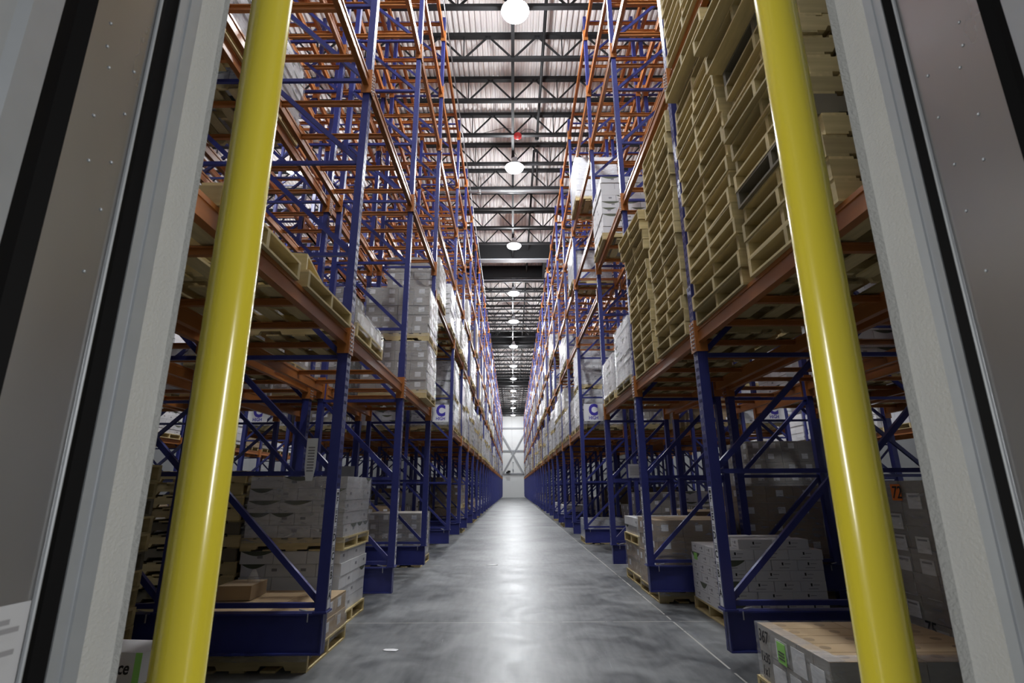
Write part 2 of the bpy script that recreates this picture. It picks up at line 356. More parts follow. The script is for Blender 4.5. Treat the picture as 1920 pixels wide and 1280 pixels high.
for ax, lx in enumerate(LIGHT_X):
    for i, y in enumerate(LIGHT_Y):
        if ax and (i > 8 or i == 0): continue
        t = thing('high_bay_light', 'glowing round high-bay lamp %s, %s from the doorway' % (AISLE[ax], nth(i + 1)), 'ceiling lamp', (lx, y, 12.5), group='high-bay lamps')
        for nm, me in LP: link(nm, me, t)
        a = bpy.data.objects.new('lamp_light', ld); C.objects.link(a); a.parent = t; a.location = (0, 0, -0.03)
        a = bpy.data.objects.new('lamp_spill', lu); C.objects.link(a); a.parent = t; a.location = (0, 0, -0.32)
# unseen fill strips added to light the poles and jambs but miss the racks
for sg, nm in ((-1, 'left'), (1, 'right')):
    t = thing('dock_fill', 'added upright fill strip at the %s side wall of the dock, unseen behind the camera' % nm, 'fill light', (sg * 4.88, -1.0, 2.2))
    m = MB(); m.box(sg * 0.02, -.12, -1.3, sg * .1, .12, 1.3, HOUS); link('housing', m.mesh('housing'), t)
    dl = bpy.data.lights.new('dock_fill', 'AREA'); dl.shape = 'RECTANGLE'; dl.size = 2.5; dl.size_y = 0.2; dl.energy = DOCK_W; dl.color = (1, 0.98, 0.94)
    a = bpy.data.objects.new('dock_fill_light', dl); C.objects.link(a); a.parent = t; a.rotation_euler = (0, R(90) * sg, 0)

# ------------------------------------------------------------------ doorway: jambs, seals, door leaves, bollards
LEAN = Vector((-0.00049, -0.02222, 1.0))
ZR = 1.95
def ext(pts, out, th, mt, z0=0.0, z1=4.45, mb=None):
    """plan polyline (inner skin) given thickness outwards, extruded up along LEAN"""
    mb = mb or MB()
    poly = list(pts) + [(p[0] + out * th, p[1]) for p in reversed(pts)]
    f = lambda z: (lambda p: Vector((p[0], p[1], 0)) + Vector((0, 0, z)) + Vector((LEAN.x, LEAN.y, 0)) * (z - ZR))
    mb.prism(poly, mt, f(z0), f(z1)); return mb
def doorway(side, out, P, names):
    p0, p1, p2, pr, p3, p4, p5, p6, p7 = P
    struct(names[0], ext([p0, p1, p2], out, 0.06, JAMB))
    struct(names[1], ext([p2, pr, (pr[0] + out * 0.006, pr[1] - 0.002), p3], out, 0.05, GALV))
    # door leaf: steel edge with rubber seals and rivets
    d = struct(names[2], ext([p4, p5], out, 0.035, STEEL))
    mid = ((p3[0] + p4[0]) / 2 + out * 0.012, (p3[1] + p4[1]) / 2)
    link('rubber_seal', ext([(p3[0] + out * .004, p3[1]), mid, (p4[0] - out * 0.004, p4[1])], out, 0.04, RUBBER).mesh('rubber_seal'), d)
    b = MB(); f = lambda z: Vector((p4[0] - out * 0.005, p4[1], z)) + Vector((LEAN.x, LEAN.y, 0)) * (z - ZR)
    b.tube(f(0.0), f(4.4), 0.006, GALV, 8); link('seal_bead', b.mesh('seal_bead'), d)
    link('rubber_seal', ext([p5, ((p5[0] + p6[0]) / 2 + out * 0.01, (p5[1] + p6[1]) / 2), p6], out, 0.035, RUBBER).mesh('rubber_seal'), d)
    struct(names[3], ext([p6, ((p6[0] * .8 + p7[0] * .2) - out * .012, p6[1] * .8 + p7[1] * .2), (p6[0] * .75 + p7[0] * .25 + out * .004, p6[1] * .75 + p7[1] * .25), p7], out, 0.035, GALV))
    for (t_, z) in ((0.2, 2.80), (0.2, 2.64), (0.25, 2.46), (0.25, 2.30), (0.75, 2.88), (0.72, 2.80), (0.62, 2.74), (0.68, 2.56), (0.6, 2.42), (0.3, 2.1)):
        q = (p4[0] + (p5[0] - p4[0]) * t_, p4[1] + (p5[1] - p4[1]) * t_)
        c = Vector((q[0], q[1], z)) + Vector((LEAN.x, LEAN.y, 0)) * (z - ZR)
        rv = MB(); rv.tube(c, c + Vector((-out * 0.0045, 0, 0)), 0.0055, GALV, 10, 0.003); link('rivet', rv.mesh('rivet', True), d)
    return d
dl_ = doorway('L', -1, [(-1.1454, 1.66), (-1.165, 1.657), (-1.185, 1.562), (-1.191, 1.517), (-1.2, 1.476), (-1.215, 1.406), (-1.235, 1.215), (-1.25, 1.136), (-1.29, 0.74)], ('trim_11', 'trim_12', 'door_1', 'trim_13'))
dr_ = doorway('R', 1, [(1.2898, 1.66), (1.322, 1.655), (1.343, 1.549), (1.352, 1.522), (1.362, 1.493), (1.375, 1.45), (1.40, 1.217), (1.42, 1.174), (1.47, 0.80)], ('trim_14', 'trim_15', 'door_2', 'trim_16'))
# taped notice on the left door leaf
m = MB(); pa, pb = Vector((-1.2265, 1.295, 0)), Vector((-1.2156, 1.400, 0))
for z0, z1, off, mt in ((0.93, 1.235, 0.0, NOTE),):
    m.quad(pa + Vector((0.004, .02, z0)), pb + Vector((0.004, .02, z0)), pb + Vector((0.004, .013, z1)), pa + Vector((0.004, .013, z1)), mt)
o = thing('paper_notice', 'white paper notice stuck on the steel door edge at bottom left', 'notice')
link('sheet', m.mesh('sheet'), o)
m = MB()
for k, (z, a, b) in enumerate(((1.19, .15, .55), (1.17, .15, .8), (1.12, .15, .8), (1.07, .15, .6), (1.02, .2, .5))):
    qa = pa.lerp(pb, a); qb = pa.lerp(pb, b)
    m.quad(qa + Vector((0.006, .016, z)), qb + Vector((0.006, .016, z)), qb + Vector((0.006, .016, z + .012)), qa + Vector((0.006, .016, z + .012)), GREYINK)
link('printed_lines', m.mesh('printed_lines'), o)

for sd, ratio, zr, yb, lab in (('left', -0.5851, 0.2895, 1.86, 'yellow painted steel bollard pole inside the doorway on the left'), ('right', 0.6523, 0.2824, 1.86, 'yellow painted steel bollard pole inside the doorway on the right')):
    base = Vector((ratio * yb, yb, CAM.z + zr * yb)); t = thing('bollard', lab, 'bollard', (base.x, base.y + 0.0222 * base.z, 0), group='yellow doorway bollards')
    q = lambda z: Vector((LEAN.x * z, LEAN.y * z, z))
    m = MB(); m.tube(q(0.01), q(4.3), 0.082, YELLOW, 64); o = link('pole', m.mesh('pole', True), t)
    o.modifiers.new('es', 'EDGE_SPLIT').split_angle = R(40)
    m = MB(); m.box(-0.15, -0.15, 0, 0.15, 0.15, 0.015, YELLOW); link('base_plate', m.mesh('base_plate'), t)
    m = MB(); m.tube(q(4.3), q(4.34), 0.082, YELLOW, 64, 0.05); link('cap', m.mesh('cap', True), t)

# ------------------------------------------------------------------ rack uprights
BR = [0.545 + 1.092 * i for i in range(12)]
def upright_meshes(s, cant, lod):
    """s: depth direction, cant: front end of the sill hangs clear of the floor"""
    P = {}
    def merge(*ms):
        r = MB()
        for q in ms:
            o = len(r.v); r.v += q.v; kk = [r._m(x) for x in q.mats]
            r.f += [tuple(i + o for i in f) for f in q.f]; r.mi += [kk[k] for k in q.mi]
        return r
    def post(x, low):
        m = MB(); m.box(x - .038, -.044, .49, x + .038, .044, TOP, BLUE)
        if low: m.box(x - .047, -.054, .49, x + .047, .054, 3.44, BLUE)
        m.box(x - .06, -.07, .49, x + .06, .07, .505, BLUE); return m
    P['front_post'] = post(0, True); P['rear_post'] = post(s * DEP, False)
    H = []; D = []
    for i, z in enumerate(BR):
        if z > TOP: break
        m = MB(); m.box(s * .036, -.018, z - .02, s * (DEP - .036), .018, z + .02, BLUE); H.append(m)
        if i + 1 < len(BR) and BR[i + 1] < TOP:
            m = MB(); m.bar((s * .04, 0.012, z + .03), (s * (DEP - .04), 0.012, BR[i + 1] - .03), .05, .038, BLUE); D.append(m)
    m = MB(); xe = s * (DEP + .09); xf = -s * .03
    m.box(xf, -.012, .175, xe, .012, .49, BLUE); m.box(xf, -.05, .476, xe, .05, .49, BLUE); m.box(xf, -.05, .175, xe, .05, .188, BLUE); m.box(xf, -.05, .175, xf + s * .012, .05, .49, BLUE)
    P['sill_beam'] = m
    fx = [s * DEP] if cant else [0.02 * s, s * DEP]
    P['foot'] = []
    for x in fx:
        f = MB(); f.box(x - .045, -.045, .012, x + .045, .045, .175, BLUE); f.box(x - .08, -.08, 0, x + .08, .08, .014, BLUE); P['foot'].append(f)
    if lod == 0:
        sl = MB(); xx = -s * .0455
        for yy in (-.02, .02):
            z = .62
            while z < TOP - .1:
                lo = z < 3.42; xq = -s * (.0475 if lo else .0385)
                sl.box(xq - .0008, yy - .007, z, xq + .0008, yy + .007, z + .03, SLOT if (int(z * 37) % 3) else SCUFF); z += .075
        P['front_post'] = merge(P['front_post'], sl)
        P['locking_pin'] = []
        for x in (.10 * s, s * DEP - .10 * s):
            lp = MB(); P['locking_pin'].append(lp); lp.tube((x, -.07, .512), (x + s * .07, -.07, .525), .006, SCUFF, 8); lp.tube((x, -.055, .425), (x, -.055, .49), .006, SCUFF, 8)
        mm = {k: v.mesh(k) for k, v in P.items() if k not in ('foot', 'locking_pin')}; mm['foot'] = [f.mesh('foot') for f in P['foot']]; mm['pin'] = [f.mesh('locking_pin') for f in P['locking_pin']]
        mm['H'] = [h.mesh('horizontal_brace') for h in H]; mm['D'] = [d.mesh('diagonal_brace') for d in D]
        return mm
    if lod == 1:
        return {'front_post': P['front_post'].mesh('front_post'), 'rear_post': P['rear_post'].mesh('rear_post'), 'sill_beam': merge(P['sill_beam'], *P['foot']).mesh('sill_beam'), 'bracing': merge(*H, *D).mesh('bracing')}
    return {'all': merge(P['front_post'], P['rear_post'], P['sill_beam'], *P['foot'], *H, *D).mesh('rack_upright')}

UP = {}
def upright(row, i):
    sd, rw = row[0], row[1]; x, s = ROWS[row]; y = FY[i]
    lod = 0 if (i <= 4 and rw == 'A') or (i <= 2 and rw == 'B') else 1 if y < 32 else 2
    mm = cached(('up', s, rw in 'AD', lod), lambda: upright_meshes(s, rw in 'AD', lod))
    lab = 'blue steel rack upright, %s rack %s, %s from the doorway' % (SIDE[sd], ROWNAME[rw], nth(i + 1)) if rw != 'E' else 'blue rack upright across the next aisle to the %s, %s from the doorway' % (SIDE[sd], nth(i + 1))
    g = 'rack uprights, %s %s' % (SIDE[sd], ROWNAME[rw])
    if lod == 2:
        return tag(link('rack_upright', mm['all'], None, (x, y, 0)), lab, 'rack upright', g)
    t = thing('rack_upright', lab, 'rack upright', (x, y, 0), group=g); UP[(row, i)] = t
    if lod == 1:
        for k in mm: link(k, mm[k], t)
        return t
    link('front_post', mm['front_post'], t)
    link('rear_post', mm['rear_post'], t); sb = link('sill_beam', mm['sill_beam'], t); [link('locking_pin', q, sb) for q in mm['pin']]
    for f in mm['foot']: link('foot', f, t)
    for h in mm['H']: link('horizontal_brace', h, t)
    for d in mm['D']: link('diagonal_brace', d, t)
    return t
NROW = {'A': NF, 'B': 16, 'C': 9, 'D': 9, 'E': 10}
for row in ROWS:
    for i in range(NROW[row[1]]):
        if row[1] == 'E' and i < 3: continue
        upright(row, i)

# letter strips on the two nearest lettered posts of each side
for row in ('LA', 'RA'):
    x, s = ROWS[row]
    for i in (1, 2):
        t = UP[(row, i)]; xs = -s * .049; rot = (R(90), 0, R(90) if s < 0 else R(-90))
        m = MB(); m.box(xs - .001, -.034, .52, xs + .001, .034, 1.50, SIGNW)
        xt = xs - s * .0015
        for k in range(6):
            z = .62 + .155 * k
            m.box(xt - .0006, -.022, z + .045, xt + .0006, .022, z + .078, GREYINK)
            m.box(xt - .0006, -.028, z + .088, xt + .0006, .028, z + .094, GREYINK)
        st = link('letter_strip', m.mesh('letter_strip'), t); st['label'] = 'white strip with letters A to F'
        for k, ch in enumerate('ABCDEF'): text('letter', ch, .085, INK, st, (xt, 0, .62 + .155 * k), rot, .0006, 0.002)
        m = MB(); m.box(xt - .0006, -.022, 1.452, xt + .0006, .004, 1.466, INK)
        m.prism([(.004, 1.442), (.026, 1.459), (.004, 1.476)], INK, lambda p: (xt - .0006, p[0], p[1]), lambda p: (xt + .0006, p[0], p[1]))
        link('arrow', m.mesh('arrow'), st)

# ------------------------------------------------------------------ rack shelves (pairs of orange beams with cross bars)
def merge_of(*ms):
    r = MB()
    for q in ms: merge_at(r, q, (0, 0, 0))
    return r
def shelf_meshes(s, L, lod):
    def beam(x):
        m = MB(); m.box(x - .022, .066, -BT, x + .022, L - .066, BT, ORANGE)
        for zz in (-BT, BT - .03): m.box(x - .03, .066, zz, x + .03, L - .066, zz + .03, ORANGE)
        return m
    def conn(x):
        r_ = []
        for a, b in ((0.004, .068), (L - .068, L - .004)):
            m = MB(); r_.append(m); ya = .0565 if a < .1 else L - .068; sg = -s if x == 0 else s
            m.box(x - .055, ya, -.16, x + .055, ya + .0115, .15, ORANGE); m.box(x + sg * .051, a, -.16, x + sg * .0585, b, .15, ORANGE)
        return r_
    def studs(x):
        r_ = []; xo = x - s * .0605
        for yy in (.03, L - .03):
            m = MB(); r_.append(m)
            for zz in (-.12, -.08, -.04, 0, .04, .08, .12): m.tube((xo + s * .003, yy, zz), (xo - s * .006, yy, zz), .011, SCUFF, 8)
        return r_
    bars = []
    for yy in (.34, .94, L - .94, L - .34):
        m = MB(); m.box(s * .024, yy - .02, .005, s * (DEP - .024), yy + .02, .05, ORANGE); m.box(s * .024, yy - .04, .045, s * (DEP - .024), yy + .04, .055, ORANGE); bars.append(m)
    if lod == 0:
        return {'beams': [beam(0).mesh('beam'), beam(s * DEP).mesh('beam')], 'conn': [[merge_of(c_, k_).mesh('end_connector') for c_, k_ in zip(conn(0), studs(0))], [c_.mesh('end_connector') for c_ in conn(s * DEP)]], 'bars': [b.mesh('cross_bar') for b in bars]}
    r = MB()
    for q in (beam(0), beam(s * DEP), *conn(0), *conn(s * DEP), *bars):
        o = len(r.v); r.v += q.v; kk = [r._m(a) for a in q.mats]; r.f += [tuple(i + o for i in f) for f in q.f]; r.mi += [kk[k] for k in q.mi]
    return r
shelves = []
for row in ROWS:
    rw = row[1]
    for b in range(NROW[rw] - 1):
        if rw == 'E' and b < 3: continue
        for li, z in enumerate(LEV_B if rw == 'E' else levels(b)):
            if rw == 'E' and li > 2: continue
            dist = FY[b] * {'A': 1.0, 'B': 1.5, 'C': 2.2, 'D': 2.4, 'E': 2.2}[rw]
            shelves.append((dist, row, b, li, z))
shelves.sort(); far = MB(); group_ct = {}
def merge_at(dst, src, off, rz=0.0):
    o = len(dst.v); c, sn = math.cos(rz), math.sin(rz)
    dst.v += [(v[0] * c - v[1] * sn + off[0], v[0] * sn + v[1] * c + off[1], v[2] + off[2]) for v in src.v]
    kk = [dst._m(a) for a in src.mats]; dst.f += [tuple(i + o for i in f) for f in src.f]; dst.mi += [kk[k] for k in src.mi]
for n, (dist, row, b, li, z) in enumerate(shelves):
    x, s = ROWS[row]; L = round(FY[b + 1] - FY[b], 3); y = FY[b]
    if n < 298:
        lod = 0 if n < 150 else 1
        lab = 'orange shelf beams, %s rack %s, %s bay, %s level up' % (SIDE[row[0]], ROWNAME[row[1]], nth(b + 1), nth(li + 1))
        if row[1] == 'E': lab = 'orange shelf beams across the next aisle to the %s, %s bay, %s level up' % (SIDE[row[0]], nth(b + 1), nth(li + 1))
        g = 'shelf beams, %s %s' % (SIDE[row[0]], ROWNAME[row[1]])
        if lod == 0:
            mm = cached(('sh', s, L, 0), lambda: shelf_meshes(s, L, 0))
            t = thing('rack_shelf', lab, 'rack shelf', (x, y, z), group=g)
            for k in (0, 1):
                bo = link('beam', mm['beams'][k], t); [link('end_connector', q, bo) for q in mm['conn'][k]]
            for q in mm['bars']: link('cross_bar', q, t)
        else:
            me = cached(('shm', s, L), lambda: shelf_meshes(s, L, 1).mesh('rack_shelf'))
            tag(link('rack_shelf', me, None, (x, y, z)), lab, 'rack shelf', g)
    else:
        merge_at(far, cached(('shf', s, L), lambda: shelf_meshes(s, L, 1)), (x, y, z))
o = link('distant_rack_shelves', far.mesh('distant_rack_shelves')); tag(o, 'mass of distant orange shelf beams far down both racks', 'rack shelves'); o['kind'] = 'stuff'

# ------------------------------------------------------------------ aisle signs
def sign(x0, x1, y, lab):
    t = thing('aisle_sign', lab, 'sign', ((x0 + x1) / 2, y, 3.19), group='C HIGH signs'); w_ = x1 - x0
    m = MB(); m.box(-w_ / 2, -.004, 0, w_ / 2, .004, .45, SIGNW); link('panel', m.mesh('panel'), t)
    text('letter', 'C', .39, SIGNBLUE, t, (0, -.006, .28), (R(90), 0, 0), .001, .022, sx=.85)
    text('word', 'HIGH', .125, SIGNBLUE, t, (0, -.006, .078), (R(90), 0, 0), .001, .003, sx=.82)
sign(-2.12, -1.69, FY[4] - .06, 'white C HIGH sign on the left rack beside the aisle')
sign(1.90, 2.40, FY[4] - .06, 'white C HIGH sign on the right rack beside the aisle')
sign(-7.02, -6.50, FY[4] - .06, 'white HIGH sign seen deep through the left rack, behind the yellow pole')
sign(6.66, 7.22, FY[4] - .06, 'white HIGH sign seen deep through the right rack, beside the yellow pole')
m = MB(); m.box(-.055, -.003, -.42, .055, .003, 0, SIGNW); t = thing('load_plate', 'white plastic load tag hanging on a brace of the first left upright', 'tag', (-1.845, FY[1] - .035, 1.95))
m = MB(); m.prism([(-.05, 0), (.05, 0), (.05, -.26), (.03, -.38), (-.03, -.38), (-.05, -.26)], SIGNW, lambda p: (p[0], -.003, p[1]), lambda p: (p[0], .003, p[1])); link('plate', m.mesh('plate'), t)
m = MB()
for k in range(9): m.box(-.03, -.0045, -.09 - .026 * k, .03, -.003, -.078 - .026 * k, GREYINK)
link('printed_lines', m.mesh('printed_lines'), t)
t = thing('paper_sheet', 'white printed sheet on a brace of the third right upright', 'notice', (2.18, FY[3] - .03, 1.67))
m = MB(); m.box(0, -.003, 0, .33, .003, .25, SIGNW); link('sheet', m.mesh('sheet'), t)
m = MB()
for k in range(6): m.box(.03, -.0045, .05 + .028 * k, .30 - .05 * (k % 3), -.003, .06 + .028 * k, GREYINK)
link('printed_lines', m.mesh('printed_lines'), t)
m = MB(); m.box(0, -.003, 0, .42, .003, .28, GIRT); t = tag(link('back_plate', m.mesh('back_plate'), None, (-3.4, FY[3] - .06, 1.63)), 'plain grey sign plate on the second row of the left rack', 'sign')

# ------------------------------------------------------------------ pallets
PW, PD, PH = 1.05, 1.18, 0.142        # along the aisle (y), depth (x), height
def pallet_mb(mt=None, mx=None):
    mt = mt or WOOD; mx = mx or WOODX; S = []
    for yy in (-PW / 2, -.019, PW / 2 - .038):
        m = MB(); a, b = -PD / 2, PD / 2; h0, h1 = .017, PH - .018
        pts = [(a, h0), (a + .18, h0), (a + .20, h0 + .036), (a + .40, h0 + .036), (a + .42, h0), (b - .42, h0), (b - .40, h0 + .036), (b - .20, h0 + .036), (b - .18, h0), (b, h0), (b, h1), (a, h1)]
        m.prism(pts, mx, lambda p: (p[0], yy, p[1]), lambda p: (p[0], yy + .038, p[1])); S.append(m)
    t = MB(); n = 7
    for k in range(n):
        x = -PD / 2 + (PD - .10) * k / (n - 1); wd = .14 if k in (0, n - 1) else .10
        x0 = -PD / 2 if k == 0 else PD / 2 - wd if k == n - 1 else x
        t.box(x0, -PW / 2, PH - .018, x0 + wd, PW / 2, PH, mt)
    bt = MB()
    for k in range(5):
        wd = .13; x0 = -PD / 2 + (PD - wd) * k / 4; bt.box(x0, -PW / 2, 0, x0 + wd, PW / 2, .017, mt)
    return S, t, bt
def pallet_parts(key='wood'):
    def mk():
        S, t, b = pallet_mb(*((GREYWOOD, GREYWOOD) if key == 'grey' else ()))
        return [('stringer', x.mesh('stringer')) for x in S] + [('top_deck', t.mesh('top_deck')), ('bottom_deck', b.mesh('bottom_deck'))]
    return cached(('pal', key), mk)
def pallet_one():
    S, t, b = pallet_mb(); r = MB()
    for q in (*S, t, b): merge_at(r, q, (0, 0, 0))
    return r
def pallet(x, y, z, rz, lab, group, key='wood', tilt=0.0):
    t = thing('pallet', lab, 'pallet', (x, y, z), rz, group)
    if tilt: t.rotation_euler = (0, tilt, rz)
    for nm, me in pallet_parts(key): link(nm, me, t)
    return t
rnd = random.Random(11)
def stack(x, y, z0, n, name, group, shift=None, grey=()):
    for k in range(n):
        dx, dy, rz = rnd.uniform(-.018, .018), rnd.uniform(-.012, .012), rnd.uniform(-.012, .012)
        if shift and k in shift: dx += shift[k][0]; dy += shift[k][1]; rz += shift[k][2]
        pallet(x + dx, y + dy, z0 + k * (PH + .0005), rz, 'pallet, %s from bottom, %s' % (nth(k + 1), name), group, 'grey' if k in grey else 'wood')
XA = {'L': -1.632 - .53, 'R': 1.833 + .53}
def slot(b, k): return (FY[b] + (.97 if b == 0 else .66)) if k == 0 else FY[b + 1] - .66
Z1, Z2 = 2.916 + BT + .002, 5.947 + BT + .002
stack(XA['R'], slot(0, 0), Z1, 19, 'stack behind the right yellow pole', 'pallets stacked behind the right pole', {8: (-.05, 0, .03), 13: (-.12, .03, .02), 14: (-.2, 0, .03), 15: (-.12, .05, 0), 10: (.05, 0, -.02)}, (4, 12, 17))
stack(XA['R'], slot(0, 1), Z1, 19, 'tall stack left of the right yellow pole', 'pallets stacked left of the right pole', {17: (.04, 0, .02), 18: (-.05, 0, 0)})
stack(XA['R'], slot(1, 0), Z1, 19, 'tall stack just beyond the second right upright', 'pallets stacked beyond the second upright')
stack(XA['R'], slot(1, 1), Z1, 15, 'shorter stack nearest the C HIGH sign, right rack', 'pallets in the shorter right stack', {13: (-.08, 0, .04), 14: (-.1, 0, .05), 12: (-.03, 0, .02), 10: (.05, 0, 0)})
stack(XA['R'], slot(0, 1), Z2, 12, 'upper-shelf stack at the top right, nearer the aisle view', 'pallets on the upper right shelf')
stack(XA['R'], slot(0, 0), Z2, 10, 'upper-shelf stack above the right yellow pole', 'pallets on the upper right shelf above the pole')
pallet(XA['L'], slot(0, 0), Z1, .01, 'single empty pallet on the first left shelf, behind the left yellow pole', 'loose pallets on the left shelf')
stack(XA['L'] + .0, slot(0, 1), Z1, 1, 'short pile on the first left shelf beside the yellow pole', 'loose pallets on the left shelf')
pallet(XA['L'] - .10, slot(0, 1) - .08, Z1 + PH + .001, .16, 'skewed empty pallet lying on top of another, first left shelf', 'loose pallets on the left shelf')
XB = {'L': -2.993 - .74, 'R': 3.168 + .55}
stack(XB['L'], slot(1, 1), 0, 12, 'floor stack in the left rack seen right of the yellow pole', 'pallets stacked on the floor, left rack', grey=(2, 5, 7))
stack(XB['L'], slot(0, 1), 0, 12, 'floor stack in the left rack seen left of the yellow pole', 'pallets stacked on the floor behind the left pole', grey=(1, 6, 9))

# ------------------------------------------------------------------ pallet loads
LW, LD = 1.04, 1.14
STY = {'grey': (GREYBOX, .175, 4, 4, 'grey carton'), 'white': (WHITEBOX, .136, 3, 4, 'white carton'), 'kraft': (KRAFT, .228, 3, 3, 'brown carton'), 'bag': (BAG, .17, 2, 3, 'white bagged'), 'tan': (TAN, .16, 3, 3, 'tan carton')}
def load_meshes(sty, courses, seed, film, lod, plain=False, split=False):
    rn = random.Random(seed); mt, ch, nx, ny, _ = STY[sty]; P = {}
    ca = MB(); lb = MB(); ar = MB(); z = PH; each = []
    for c in range(courses):
        ax, ay = (nx, ny) if c % 2 == 0 else (ny, nx)
        if lod: ax, ay = min(ax, 2), min(ay, 2)
        dx, dy = rn.uniform(-.012, .012), rn.uniform(-.012, .012); cx, cy = LD / ax, LW / ay
        for i in range(ax):
            for j in range(ay):
                if 0 < i < ax - 1 and 0 < j < ay - 1 and c < courses - 1: continue
                if split:
                    ca, lb, ar = MB(), MB(), MB(); each.append((ca, lb, ar))
                g = .003; x0 = -LD / 2 + i * cx + dx; y0 = -LW / 2 + j * cy + dy; h = ch - .003
                ca.box(x0 + g, y0 + g, z, x0 + cx - g, y0 + cy - g, z + h, mt)
                if lod or plain: continue
                big = sty in ('grey', 'kraft', 'tan'); lw, lh = (.10, .085) if big else (.06, .03)
                if sty == 'bag': continue
                for fx in (0, ax - 1):
                    if i == fx and rn.random() < (.8 if big else .45):
                        xx = x0 + (g - .0015 if fx == 0 else cx - g + .0015); yc = y0 + cy * rn.choice((.4, .5, .65)); zc = z + h * .55
                        lb.box(xx - .0012, yc - lw / 2, zc - lh / 2, xx + .0012, yc + lw / 2, zc + lh / 2, LABEL if big else GREYINK)
                if j == 0 and rn.random() < (.85 if big else .55):
                    yy = y0 + g - .0015; xc = x0 + cx * rn.choice((.35, .5, .6)); zc = z + h * .55
                    lb.box(xc - lw / 2, yy - .0012, zc - lh / 2, xc + lw / 2, yy + .0012, zc + lh / 2, LABEL if big else GREYINK)
                if sty == 'white' and rn.random() < .22 and (j == 0 or i in (0, ax - 1)):
                    top = z + h; q = 8
                    if j == 0:
                        xa, xb, yy = x0 + .01, x0 + cx - .01, y0 + g - .001
                        pts = [(xa + (xb - xa) * k / q, top - .045 * math.sin(math.pi * k / q) - .004) for k in range(q + 1)] + [(xb, top), (xa, top)]
                        ar.prism(pts, OLIVE, lambda p: (p[0], yy - .0008, p[1]), lambda p: (p[0], yy + .0008, p[1]))
                    else:
                        ya, yb = y0 + .01, y0 + cy - .01; xx = x0 + (g - .001 if i == 0 else cx - g + .001)
                        pts = [(ya + (yb - ya) * k / q, top - .045 * math.sin(math.pi * k / q) - .004) for k in range(q + 1)] + [(yb, top), (ya, top)]
                        ar.prism(pts, OLIVE, lambda p: (xx - .0008, p[0], p[1]), lambda p: (xx + .0008, p[0], p[1]))
        z += ch
    for ca, lb, ar in (each if split else [(ca, lb, ar)]): merge_at(ca, lb, (0, 0, 0)); merge_at(ca, ar, (0, 0, 0))
    P['cartons' if sty != 'bag' else 'bags'] = [q[0] for q in each] if split else ca
    if film and not lod:
        fm = MB(); o = .016; n = 10; nz_ = 8; ring = []
        per = [(-LD / 2 - o, -LW / 2 - o), (LD / 2 + o, -LW / 2 - o), (LD / 2 + o, LW / 2 + o), (-LD / 2 - o, LW / 2 + o)]
        vs = []; tot = 4 * n
        for k in range(nz_ + 1):
            zz = PH * .6 + (z - .004 - PH * .6) * k / nz_
            for e in range(4):
                a, b = per[e], per[(e + 1) % 4]
                for t_ in range(n):
                    u_ = t_ / n; jx = rn.uniform(-.005, .006); jy = rn.uniform(-.005, .006); vs.append((a[0] + (b[0] - a[0]) * u_ + jx, a[1] + (b[1] - a[1]) * u_ + jy, zz + (rn.uniform(-.01, .01) if 0 < k < nz_ else 0)))
        fs = [(k * tot + i, k * tot + (i + 1) % tot, (k + 1) * tot + (i + 1) % tot, (k + 1) * tot + i) for k in range(nz_) for i in range(tot)]
        fm.add(vs, fs, WRAP); P['stretch_wrap'] = fm
    P['pallet'] = pallet_one() if not lod else None
    return P, z
def load_h(sty, c): return PH + c * STY[sty][1]
loads = []
def L(row, y, z, sty, c, pos, film=False, dx=0.0, rz=0.0, imp=1.0, look=None, dep=.53):
    x, s = ROWS[row]; loads.append(dict(row=row, x=x + s * dep + dx, y=y, z=z + (.002 if z > 2 else 0), sty=sty, c=c, pos=pos, film=film, rz=rz, hero=imp == .1 and row[1] == 'A', d=(y + abs(x + s * dep) * 1.2) * imp, look=look))
def where(row, b, k, lv): return '%s %s, %s, %s bay, %s half' % (SIDE[row[0]], ROWNAME[row[1]], lv, nth(b + 1), ('near', 'far')[k])
LVN = ['first shelf', 'second shelf', 'third shelf', 'fourth shelf', 'fifth shelf', 'top shelf']
# --- the ones the photo shows plainly
L('LA', slot(1, 0), Z1, 'grey', 1, 'single-layer load on the first left shelf beyond the nearest upright', True, imp=.1)
L('LA', slot(2, 1) - .12, Z1, 'grey', 5, 'tall labelled load, left rack first shelf, third bay, lower of two', True, .10, imp=.1)
L('LA', slot(2, 1) - .12, Z1 + load_h('grey', 5), 'grey', 5, 'tall labelled load, left rack first shelf, third bay, upper of two', True, .10, imp=.1)
L('LB', slot(2, 1) - .15, Z1, 'grey', 5, where('LB', 2, 1, LVN[0]) + ', lower', True, imp=.1)
L('LB', slot(2, 1) - .15, Z1 + load_h('grey', 5), 'grey', 5, where('LB', 2, 1, LVN[0]) + ', upper', True, imp=.1)
L('LB', slot(1, 1), Z1, 'grey', 2, where('LB', 1, 1, LVN[0]), True, imp=.1)
L('LB', slot(0, 1), Z1, 'white', 8, where('LB', 0, 1, LVN[0]), True, imp=.1)
L('LB', slot(0, 0), Z1, 'white', 6, where('LB', 0, 0, LVN[0]), imp=.1)
L('LB', slot(1, 0), Z2, 'white', 8, where('LB', 1, 0, LVN[1]), True, imp=.1)
L('LB', slot(0, 1), Z2, 'white', 8, where('LB', 0, 1, LVN[1]), True, imp=.1)
L('LB', slot(0, 0), Z2, 'white', 9, where('LB', 0, 0, LVN[1]), imp=.1)
L('LA', 5.46, 0, 'tan', 2, 'low wrapped load on the floor under the nearest left upright', True, -.19, imp=.1)
L('LA', 3.06, 0, 'tan', 2, 'low load on the floor behind the left yellow pole', True, -.49, imp=.1)
L('LA', 6.76, 0, 'white', 5, 'load on the floor, left rack second bay, lower of two', False, -.36, imp=.1)
